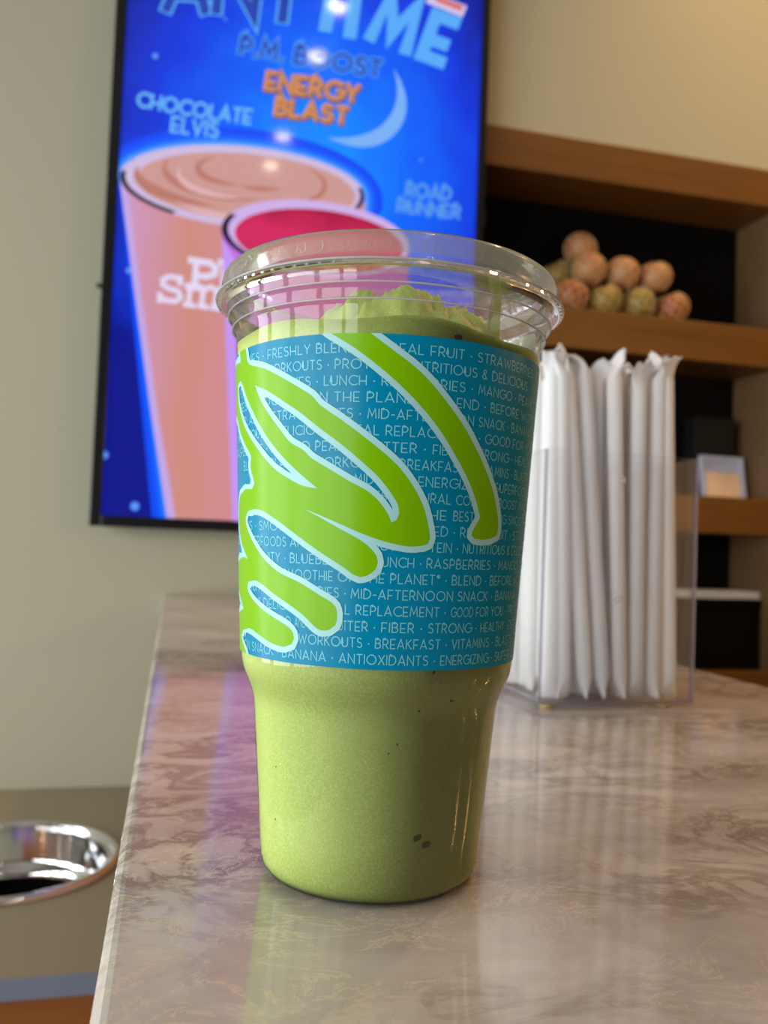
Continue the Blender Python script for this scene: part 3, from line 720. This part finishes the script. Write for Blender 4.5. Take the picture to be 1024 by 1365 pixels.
for i in range(NR+1):
    t_ = 1-i/NR
    for k in range(NT):
        a = 2*pi*k/NT; zedge = zc(a); r = (rad(zedge)-.0003)*max(t_, .002)
        x, y = r*cos(a), r*sin(a)
        u = x*vd.x+y*vd.y; s = x*sd.x+y*sd.y
        h_ = sum(A_*math.exp(-((((u-lu)/lw)**2+((s-lsd)/lw)**2)**1.6)) for lu, lsd, lw, A_ in lumps)
        edge = min(1, (1-t_)*5)
        nz_ = noise.noise(Vector((x*200, y*200, 3)))*.0030+noise.noise(Vector((x*480, y*480, 9)))*.0018+noise.noise(Vector((x*1000, y*1000, 5)))*.0009
        V.append((x, y, min(zedge+edge*(h_*.9-.0012+nz_), .1826)))
nrow = len(sp_)+NR+1
for i in range(nrow-1):
    for k in range(NT):
        k2 = (k+1) % NT; Fc.append((i*NT+k, i*NT+k2, (i+1)*NT+k2, (i+1)*NT+k))
drink = link_mesh('smoothie', V, Fc, M_smooth, cup, smooth=True)
# cone hit for print and flecks
def hit(px, py):
    """where the sight line of a photo point meets the cup wall -> (theta, z); past the outline it wraps on round the cup"""
    d = ray(px, py); o = CAMP-CB; best = None
    def gap(t_): p = o+d*t_; return sqrt(p.x*p.x+p.y*p.y)-rad(max(.0, p.z))
    tm = -(o.x*d.x+o.y*d.y)/(d.x**2+d.y**2)
    lo = tm-.08; prev = gap(lo); n = 60; t1 = None
    for i in range(1, n+1):
        t_ = lo+(tm-lo)*i/n; g = gap(t_)
        if prev > 0 and g <= 0:
            a_, b_ = lo+(tm-lo)*(i-1)/n, t_
            for _ in range(30):
                c_ = (a_+b_)/2
                if gap(c_) > 0: a_ = c_
                else: b_ = c_
            t1 = b_; break
        prev = g
    extra = 0
    if t1 is None:
        t1 = tm; extra = gap(tm)/rad((o+d*tm).z)
    p = o+d*t1; th = math.atan2(p.y, p.x)
    side = p.x*sd.x+p.y*sd.y
    rel = (th-TH0+pi) % (2*pi)-pi
    rel += (1 if side > 0 else -1)*extra*6
    return rel, p.z
for px, py, s in ((557, 1117, .0011), (569, 1126, .0012), (603, 934, .0006), (559, 948, .0004), (530, 993, .0003), (518, 1005, .0003), (579, 897, .0005), (367, 1022, .0003), (366, 1092, .0003), (612, 449, .0010)):
    rel, z_ = hit(px, py); th = TH0+rel
    c_ = rr_point(th, z_, -.0003); nrm = Vector((cos(th), sin(th), 0)); tg = Vector((-sin(th), cos(th), 0))
    V, Fc = [], []; ro = random.uniform(0, 3)
    for j in range(9):
        a = 2*pi*j/9; q = s*(1+.35*sin(2*a+ro)); V.append(c_+tg*q*cos(a)+Vector((0, 0, 1))*q*1.2*sin(a)+nrm*.00005)
    V.append(c_+nrm*.00022)
    for j in range(9): Fc.append((j, (j+1) % 9, 9))
    link_mesh('leaf_fleck', V, Fc, M_fleck, drink)
# smears of drink inside the clear neck
def smear(pts, name='drip'):
    V, Fc = [], []
    for i, (px, py, wpx) in enumerate(pts):
        rl, z_ = hit(px, py); 
        dth = wpx/205.0
        for j in range(7):
            th = TH0+rl+(j-3)/3*dth; z2 = min(z_, .1826); V.append(tuple(rr_point(th, z2, -.0006-.0006*(1-abs((j-3)/3)) if True else 0)))
    for i in range(len(pts)-1):
        for j in range(6): Fc.append((i*7+j, i*7+j+1, (i+1)*7+j+1, (i+1)*7+j))
    link_mesh(name, V, Fc, M_film, drink, smooth=True)
smear([(660, 346, 9), (661, 368, 10), (663, 385, 9), (664, 402, 8), (662, 415, 9), (661, 430, 10), (660, 450, 11)])
smear([(355, 346, 3), (354, 352, 7), (354, 360, 9), (355, 367, 7), (356, 372, 3)])

# --- printed wrap
ZT, ZB = hit(519, 445)[1], hit(519, 893.5)[1]
n_ = 160; V = []; Fc = []; rows_ = 12
for i in range(rows_+1):
    z_ = ZB+(ZT-ZB)*i/rows_
    for k in range(n_): V.append(tuple(rr_point(2*pi*k/n_, z_, .00022)))
for i in range(rows_):
    for k in range(n_): Fc.append((i*n_+k, i*n_+(k+1) % n_, (i+1)*n_+(k+1) % n_, (i+1)*n_+k))
wrap = link_mesh('label_wrap', V, Fc, M_teal, cup, smooth=True)
c8 = lambda X: 310+X*.41016
ROWS = [
 ('SUPERFOODS * SMOOTHIES * FRESHLY BLENDED * REAL FRUIT * STRAWBERRIES * BLUEBERRIES', [('FRESH', 358.4), ('FRUIT', 574.6), ('STRAW', 636.9), ('RIES * BLUE', 698)]),
 ('AFTER WORKOUTS * PROTEIN * NUTRITIOUS & DELICIOUS * MANGO * PEANUT', [('ORKOUTS', 366), ('PROTEIN', 447.4), ('TRITIOUS', 566), ('DELIC', 655.8)]),
 ('ANYTIME * SMOOTHIES * LUNCH * RASPBERRIES * MANGO * PEANUT BUTTER', [('LUNCH', 433), ('RIES * M', 588), ('MANGO', 638), ('PEANUT', 691)]),
 ('BEST SMOOTHIE ON THE PLANET * BLEND * BEFORE WORKOUTS * BANANA', [('THE P', 446.6), ('PLANET', 490), ('END *', 609), ('BEFORE', 653.7), ('WORK', 694)]),
 ('BLASTS * STRAWBERRIES * MID-AFTERNOON SNACK * BANANA * FIBER', [('TRAW', 371), ('MID', 490.9), ('SNACK', 638), ('BANANA', 681)]),
 ('NUTRITIOUS & DELICIOUS * MEAL REPLACEMENT * GOOD FOR YOU * PROTEIN', [('LICIOUS', 385), ('REPL', 515), ('GOOD', 646.3), ('FOR', 683)]),
 ('RASPBERRIES * MANGO PEANUT BUTTER * FIBER * STRONG * HEALTHY * ENERGY', [('PEANUT', 421.6), ('TER *', 523), ('FIBER', 577.4), ('RONG', 646), ('HEAL', 686)]),
 ('BLENDED BLASTS * WORKOUTS * BREAKFAST * VITAMINS * BLASTS * REAL', [('RK', 448), ('BREAK', 533.5), ('MINS', 659), ('BLASTS *', 685)][0:4]),
 ('IMMUNITY * BANANA * MID-DAY * ENERGIZING * SUPERFOODS * STRONG', [('MID', 473), ('ENERG', 558), ('PERF', 672)]),
 ('AFTERNOON SNACK * ANTIOXIDANTS * NATURAL COLORS * BOOST IMMUNITY', [('URAL', 563.5), ('COL', 608), ('OOST', 669), ('IMM', 690)]),
 ('ENERGIZING * VITAMINS * PROTEIN * THE BEST TASTING SMOOTHIES * LUNCH', [('HE BEST', 572.5), ('BEST', 604.5), ('SMOO', 677)]),
 ('GOOD * VITAMINS * SMOOTHIES FRESHLY BLENDED * REAL FRUIT * STRAWBERRIES', [('SMOO', 346.9), ('ED *', 578.7), ('REAL', 613.5), ('STRAW', 683)]),
 ('STRONG * SUPERFOODS AFTER WORKOUT PROTEIN * NUTRITIOUS & DELICIOUS', [('FOODS', 349), ('AFT', 388), ('EIN', 583), ('NUTR', 616.8), ('DELI', 681)]),
 ('IMMUNITY * BLUEBERRIES * LUNCH * RASPBERRIES * MANGO * PEANUT', [('BLUE', 388), ('UNCH', 509.8), ('RASP', 569), ('MANGO', 663.6)]),
 ('BEST SMOOTHIE ON THE PLANET@ * BLEND * BEFORE WORKOUTS', [('MOOTH', 385), ('ON T', 451.5), ('PLAN', 521), ('BLEND', 602.4), ('BEFORE', 652.5)]),
 ('FRUIT * STRAWBERRIES * MID-AFTERNOON SNACK * BANANA * FIBER', [('S * MID', 446), ('MID', 468.7), ('SNACK', 610), ('BANANA', 659.5)]),
 ('NUTRITIOUS & DELICIOUS * MEAL REPLACEMENT * GOOD FOR YOU * PROTEIN', [('DELIC', 353), ('REPL', 475), ('GOOD', 601), ('FOR', 634), ('YOU', 653.7)]),
 ('MANGO AND PEANUT BUTTER * FIBER * STRONG * HEALTHY * ENERGY', [('AND', 394), ('TER *', 464), ('FIBER', 509), ('STRONG', 571), ('HEAL', 640)]),
 ('BEFORE WORKOUTS * BREAKFAST * VITAMINS * BLASTS * REAL', [('WORK', 399.4), ('BREAK', 500.7), ('VITA', 602), ('BLAST', 660)]),
 ('MID-AFTERNOON SNACK * BANANA * ANTIOXIDANTS * ENERGIZING * SUPERFOODS', [('SNACK', 337.5), ('BANANA', 377.7), ('ANTI', 452.7), ('ENERG', 586.9), ('SUPER', 658.6)]),
]
zr0, zr1 = hit(519, 464)[1], hit(519, 880)[1]
caph = (zr0-zr1)/19*.57
for i, (txt, anc) in enumerate(ROWS):
    zc_ = zr0+(zr1-zr0)*i/19; zb0 = zc_-caph/2
    ls_, wid = layout(txt); xs_ = [q[1] for q in ls_]
    pts = []
    for sub_, px in anc:
        ix = txt.find(sub_)
        if sub_ == 'BLASTS *': ix = txt.rfind('BLASTS *')
        # height of the row at this point of the photo: follow the ring round the cup
        lo_, hi_ = -1.55, 1.55
        for _ in range(40):
            md = (lo_+hi_)/2; p = CB+rr_point(TH0+md, zc_, 0)-CAMP; u = W_/2+FPX*p.dot(_R)/p.dot(_F)
            if u < px: lo_ = md
            else: hi_ = md
        pts.append((xs_[ix], lo_))
    s0 = (pts[-1][1]-pts[0][1])/(pts[-1][0]-pts[0][0])
    def mp(x):
        if x <= pts[0][0]: return pts[0][1]+(x-pts[0][0])*s0
        for (a_, b_), (c_, d_) in zip(pts, pts[1:]):
            if x <= c_: return b_+(d_-b_)*(x-a_)/(c_-a_)
        return pts[-1][1]+(x-pts[-1][0])*s0
    V, Fc = [], []
    for ch_, x_, st in ls_:
        if ch_ == ' ' or not (-1.75 < mp(x_) < 1.7): continue
        stroke_geo(st, .058, V, Fc, lambda x, y: tuple(rr_point(TH0+mp(x_+x), zb0+y*caph, .00030)))
    link_mesh('text_line', V, Fc, M_txt, wrap)

# lime swoosh with pale outline, traced on the wrap
def cr(ox, oy, s): return lambda pts: [(ox+x*s, oy+y*s) for x, y in pts]
c5 = cr(310, 440, .19055); c6 = cr(300, 660, .2246); c7 = cr(400, 440, .2735); c6b = cr(310, 640, .19055)
comet = c7([(120, -8), (150, 15), (270, 90), (400, 190), (520, 300), (620, 410), (700, 520), (770, 640), (820, 740), (850, 820), (868, 890), (874, 912), (858, 942), (838, 978), (832, 1000), (846, 1016), (880, 1022), (925, 1017), (952, 1003), (961, 960), (958, 900), (940, 800), (900, 680), (850, 570), (790, 460), (720, 360), (640, 260), (560, 180), (450, 95), (345, 15), (318, -8)])
mass = c5([(50, 110), (96, 100), (105, 160), (125, 240), (220, 265), (330, 320), (450, 390), (560, 460)]) + \
 c7([(100, 365), (200, 435), (300, 510), (400, 590), (480, 665), (550, 760), (600, 860), (625, 960), (632, 1012), (622, 1042), (600, 1050), (540, 1056), (470, 1045), (400, 1027), (300, 991), (200, 947), (100, 903), (25, 873)]) + \
 c6([(560, 128), (640, 174), (700, 208), (800, 264), (860, 310), (900, 360), (908, 400), (895, 440), (850, 475), (800, 487), (760, 470), (700, 425), (600, 360), (500, 290), (400, 215), (300, 140), (230, 95), (180, 83), (145, 95), (130, 140), (140, 200), (180, 290), (240, 380), (330, 460), (450, 520), (560, 590), (640, 640), (665, 680), (668, 730), (655, 775), (620, 800), (570, 802), (530, 775), (470, 715), (400, 660), (300, 590), (220, 525), (180, 505), (145, 515), (140, 550), (165, 610), (230, 680), (310, 735), (380, 780), (410, 820), (415, 850), (400, 885), (360, 900), (310, 890), (250, 860), (190, 815), (150, 788), (115, 800), (105, 830), (115, 880), (140, 960)]) + \
 c6b([(95, 1290), (30, 1270), (45, 1100), (47, 980), (60, 920), (85, 900), (60, 800), (47, 700), (46, 620), (56, 560), (82, 537), (117, 552), (85, 480), (65, 400), (55, 300), (55, 180), (66, 100), (100, 62), (145, 62), (160, 22)]) + \
 c5([(134, 960), (137, 880), (105, 820), (65, 720), (44, 620), (15, 560), (-30, 480), (-30, 330), (10, 258), (40, 238), (66, 226), (60, 160)])
holeA = c5([(165, 388), (260, 432), (380, 512), (470, 572)]) + c7([(100, 480), (200, 555), (300, 640), (380, 715), (440, 790), (475, 850), (482, 895), (470, 925), (445, 938), (430, 900), (390, 840), (330, 785), (240, 735), (150, 680), (60, 625)]) + c5([(500, 840), (410, 785), (350, 710), (270, 600), (210, 500)])
holeB = c5([(65, 355), (85, 400), (110, 480), (150, 570), (200, 670), (270, 780), (350, 880), (450, 980), (540, 1060), (598, 1108), (500, 1090), (400, 1040), (300, 970), (220, 880), (150, 780), (95, 680), (60, 560), (48, 450), (50, 380)])
def smooth(pts, sharp=62):
    """round the traced outline, keeping real corners"""
    n = len(pts); out = []
    P = [Vector(p) for p in pts]
    def isc(i):
        a = P[i]-P[i-1]; b = P[(i+1) % n]-P[i]; return a.length > 0 and b.length > 0 and a.angle(b) > radians(sharp)
    for i in range(n):
        p1, p2 = P[i], P[(i+1) % n]; p0 = p1 if isc(i) else P[i-1]; p3 = p2 if isc((i+1) % n) else P[(i+2) % n]
        k_ = max(1, int((p2-p1).length/5))
        for j in range(k_):
            t_ = j/k_
            q = .5*((2*p1)+(p2-p0)*t_+(2*p0-5*p1+4*p2-p3)*t_*t_+(3*p1-p0-3*p2+p3)*t_**3); out.append((q.x, q.y))
    return out
R0 = .0466
def uw(pts):
    r = []
    for p in smooth(pts):
        a_, z_ = hit(*p); r.append(Vector((a_*R0, z_)))
    return r
loops = [uw(comet), uw(mass), uw(holeA), uw(holeB)]
def inside(p, lp):
    c = False; n = len(lp); x, y = p
    for i in range(n):
        a, b = lp[i-1], lp[i]
        if (a.y > y) != (b.y > y) and x < (b.x-a.x)*(y-a.y)/(b.y-a.y)+a.x: c = not c
    return c
segs = [(lp[i-1], lp[i]) for lp in loops for i in range(len(lp))]
import numpy as np
SA = np.array([tuple(a) for a, b in segs]); SB = np.array([tuple(b) for a, b in segs]); SD = SB-SA; SL = (SD**2).sum(1)+1e-16
def dist(p):
    q = np.array(p); t_ = np.clip(((q-SA)*SD).sum(1)/SL, 0, 1); e = SA+SD*t_[:, None]-q; return math.sqrt((e**2).sum(1).min())
def in_lime(p):
    if inside(p, loops[0]): return True
    return inside(p, loops[1]) and not inside(p, loops[2]) and not inside(p, loops[3])
PW = .00168
vs, es = [], []
def add_loop(lp, closed=True):
    b = len(vs); vs.extend(Vector(p) for p in lp); n = len(lp)
    es.extend((b+i, b+(i+1) % n) for i in range(n if closed else n-1))
for lp in loops: add_loop(lp)
for li, lp in enumerate(loops):      # outline edges
    n = len(lp); ar = sum(lp[i-1].x*lp[i].y-lp[i].x*lp[i-1].y for i in range(n)); sg = 1 if ar > 0 else -1
    if li >= 2: sg = -sg
    cur = []
    for i in range(n):
        d0 = (lp[i]-lp[i-1]); d1 = (lp[(i+1) % n]-lp[i])
        if d0.length < 1e-9 or d1.length < 1e-9: continue
        n0 = Vector((d0.y, -d0.x)).normalized()*sg; n1 = Vector((d1.y, -d1.x)).normalized()*sg
        ang = n0.angle(n1); turn = (d0.x*d1.y-d0.y*d1.x)*sg
        ks = [0, .33, .67, 1] if (ang > .35 and turn > 0) else [.5]
        for k_ in ks:
            nn = n0.lerp(n1, k_)
            if nn.length < 1e-6: continue
            q = lp[i]+nn.normalized()*PW
            if not in_lime(q) and dist(q) > PW*.985: cur.append(q)
            else:
                if len(cur) > 1: add_loop(cur, False)
                cur = []
    if len(cur) > 1: add_loop(cur, False)
xm0 = min(v.x for v in vs)-.003; xm1 = max(v.x for v in vs)+.003
for z_ in (ZB, ZT):
    add_loop([Vector((xm0+(xm1-xm0)*i/120, z_)) for i in range(121)], False)
gx = .0016
i = 0
while xm0+i*gx < xm1:
    j = 1
    while ZB+j*gx < ZT: vs.append(Vector((xm0+i*gx+(j % 2)*gx/2, ZB+j*gx))); j += 1
    i += 1
ov, oe, of, *_ = delaunay_2d_cdt(vs, es, [], 0, 1e-6)
lime, pale = [], []
for f_ in of:
    c_ = sum((ov[i] for i in f_), Vector((0, 0)))/len(f_)
    if not (ZB < c_.y < ZT): continue
    if in_lime(c_): lime.append(f_)
    elif dist(c_) < PW: pale.append(f_)
def print_mesh(name, fs, M, off):
    idx = {}; V = []; Fc = []
    for f_ in fs:
        q = []
        for i in f_:
            if i not in idx: idx[i] = len(V); V.append(tuple(rr_point(TH0+ov[i].x/R0, ov[i].y, off)))
            q.append(idx[i])
        Fc.append(tuple(q))
    return link_mesh(name, V, Fc, M, wrap, smooth=True)
print_mesh('swoosh_outline', pale, M_pale, .00038); print_mesh('swoosh', lime, M_lime, .00038)
tag(cup, 'tall clear cup of green smoothie with teal wrap and lime swoosh', 'smoothie cup')

# ================================================================== STRAW HOLDER AND STRAWS
p0, p1 = on_z(718.5, 940, .003), on_z(924.5, 938.5, .003)
BX0, BX1 = p0.x, p1.x; BY0 = (p0.y+p1.y)/2; BY1 = BY0+.112
BZ0, BZ1 = .003, on_y(929, 612, BY0).z
T = .0024
hb = empty('straw_holder', ((BX0+BX1)/2, (BY0+BY1)/2, 0)); oc = hb.location
def panel(name, lo, hi, thin):
    bm = bmesh.new(); bbox(bm, lo, hi); bmesh.ops.translate(bm, verts=bm.verts, vec=-oc)
    me = bpy.data.meshes.new(name); bm.to_mesh(me); bm.free(); me.materials.append(M_acr); me.materials.append(M_acre)
    for p in me.polygons: p.material_index = 0 if abs(p.normal[thin]) > .5 else 1
    o = bpy.data.objects.new(name, me); COL.objects.link(o); o.parent = hb; return o
panel('base_panel', (BX0, BY0, BZ0), (BX1, BY1, BZ0+T), 2)
panel('front_panel', (BX0, BY0, BZ0+T), (BX1, BY0+T, BZ1), 1); panel('back_panel', (BX0, BY1-T, BZ0+T), (BX1, BY1, BZ1), 1)
panel('side_panel', (BX0, BY0+T, BZ0+T), (BX0+T, BY1-T, BZ1), 0); panel('side_panel', (BX1-T, BY0+T, BZ0+T), (BX1, BY1-T, BZ1), 0)
M_drop = clear_plastic('clear_bumper', (.9, .9, .92, 1), .3, .05)
for px, py in ((830, 640), (823, 799)):
    q = on_y(px, py, BY0)-oc
    bm = bmesh.new(); bmesh.ops.create_uvsphere(bm, u_segments=12, v_segments=8, radius=.0030)
    for v in bm.verts: v.co.y *= .55
    bmesh.ops.translate(bm, verts=bm.verts, vec=(q.x, q.y-.0006, q.z)); bm_obj('clear_bumper', bm, M_drop, hb, smooth=True)
M_foot = mat('amber_foot', lin(196, 170, 104), .4)
for x in (BX0+.010, BX1-.018):
    for y in (BY0+.009, BY1-.009):
        lathe('foot', [(0, .0045), (.0005, .005), (.0028, .005), (BZ0, .0045)], M_foot, hb, n=16, c=(x-oc.x, y-oc.y, 0), close0=True, close1=True)
tag(hb, 'clear acrylic box holding wrapped straws on the marble counter', 'straw holder')

def straw_mesh(i):
    rnd = random.Random(100+i); R_ = .0052; L_ = .242; n = 14; V, Fc = [], []
    bend_dir = rnd.uniform(0, 2*pi); bendamt = rnd.uniform(.35, 1.5)
    prof_ = []     # (arc length, flatten 0..1)
    for s in (0, .003, .006, .010, .015): prof_.append((s, 1-min(1, s/.013)))
    for q in range(1, 13): prof_.append((.015+(L_-.035)*q/13, 0))
    for s in (L_-.020, L_-.0165, L_-.013, L_-.010, L_-.0075, L_-.005, L_-.0025, L_): prof_.append((s, min(1, max(0, (s-(L_-.020))/.011))))
    pos = Vector((0, 0, 0)); dirv = Vector((0, 0, 1)); ps = 0
    fa = rnd.uniform(0, pi)
    for s, fl in prof_:
        if s > L_-.0165:
            k_ = (s-ps)/.0165*bendamt; axis = Vector((-sin(bend_dir), cos(bend_dir), 0)); dirv = Matrix.Rotation(k_, 3, axis) @ dirv
        pos = pos+dirv*(s-ps); ps = s
        side = Vector((cos(fa), sin(fa), 0)); side = (side-dirv*side.dot(dirv)).normalized(); oth = dirv.cross(side)
        for j in range(n):
            a = 2*pi*j/n
            rx = R_*(1+.45*fl); ry = R_*(1-.93*fl)
            wob = 1+.05*(1-fl)*noise.noise(Vector((cos(a)*2, sin(a)*2, s*60+i*7)))
            cr_ = .0011*fl*sin(5*a+i)*(1 if s > .1 else .3)
            V.append(tuple(pos+side*rx*cos(a)*wob+oth*(ry*sin(a)*wob+cr_)))
    m_ = len(prof_)
    for q in range(m_-1):
        for j in range(n): Fc.append((q*n+j, q*n+(j+1) % n, (q+1)*n+(j+1) % n, (q+1)*n+j))
    Fc.append(tuple(range(n))[::-1]); Fc.append(tuple(range((m_-1)*n, m_*n)))
    me = bpy.data.meshes.new('wrapped_straw'); me.from_pydata(V, [], Fc); me.update(); me.materials.append(M_paper)
    me.polygons.foreach_set('use_smooth', [True]*len(me.polygons)); return me
SM = [straw_mesh(i) for i in range(9)]
nx, ny = 8, 7
ix0, ix1 = BX0+T+.0085, BX1-T-.0085; iy0, iy1 = BY0+T+.0085, BY1-T-.0085
front = [(0, -.001), (.12, -.006), (.30, -.017), (.44, -.016), (.58, -.008), (.71, -.001), (.84, .003), (.985, -.004)]
cnt = 0
for r_ in range(ny):
    for c in range(nx):
        fx_ = front[c][0] if r_ == 0 else (c+.5*(r_ % 2)*.6)/(nx-.7)
        x = ix0+(ix1-ix0)*min(1, fx_); y = iy0+(iy1-iy0)*r_/(ny-1)
        lean = front[c][1] if r_ == 0 else random.uniform(-.006, .003)
        leany = random.uniform(-.002, .002)+(.004 if r_ == 0 else 0)
        top = Vector((x+lean, y+leany, .21)); bot = Vector((x, y, BZ0+T))
        me = SM[(cnt*5+r_) % 9]
        o = bpy.data.objects.new('wrapped_straw', me); COL.objects.link(o)
        q = (top-bot).normalized().to_track_quat('Z', 'Y'); o.rotation_mode = 'QUATERNION'; o.rotation_quaternion = q
        o.location = bot+Vector((0, 0, .0005)); o.scale = (1, 1, random.uniform(.97, 1.015))
        tag(o, 'white paper-wrapped straw standing against the front panel of the acrylic box' if r_ == 0 else 'white paper-wrapped straw packed behind the front row in the acrylic box', 'straw', 'wrapped straws in the acrylic box'); cnt += 1
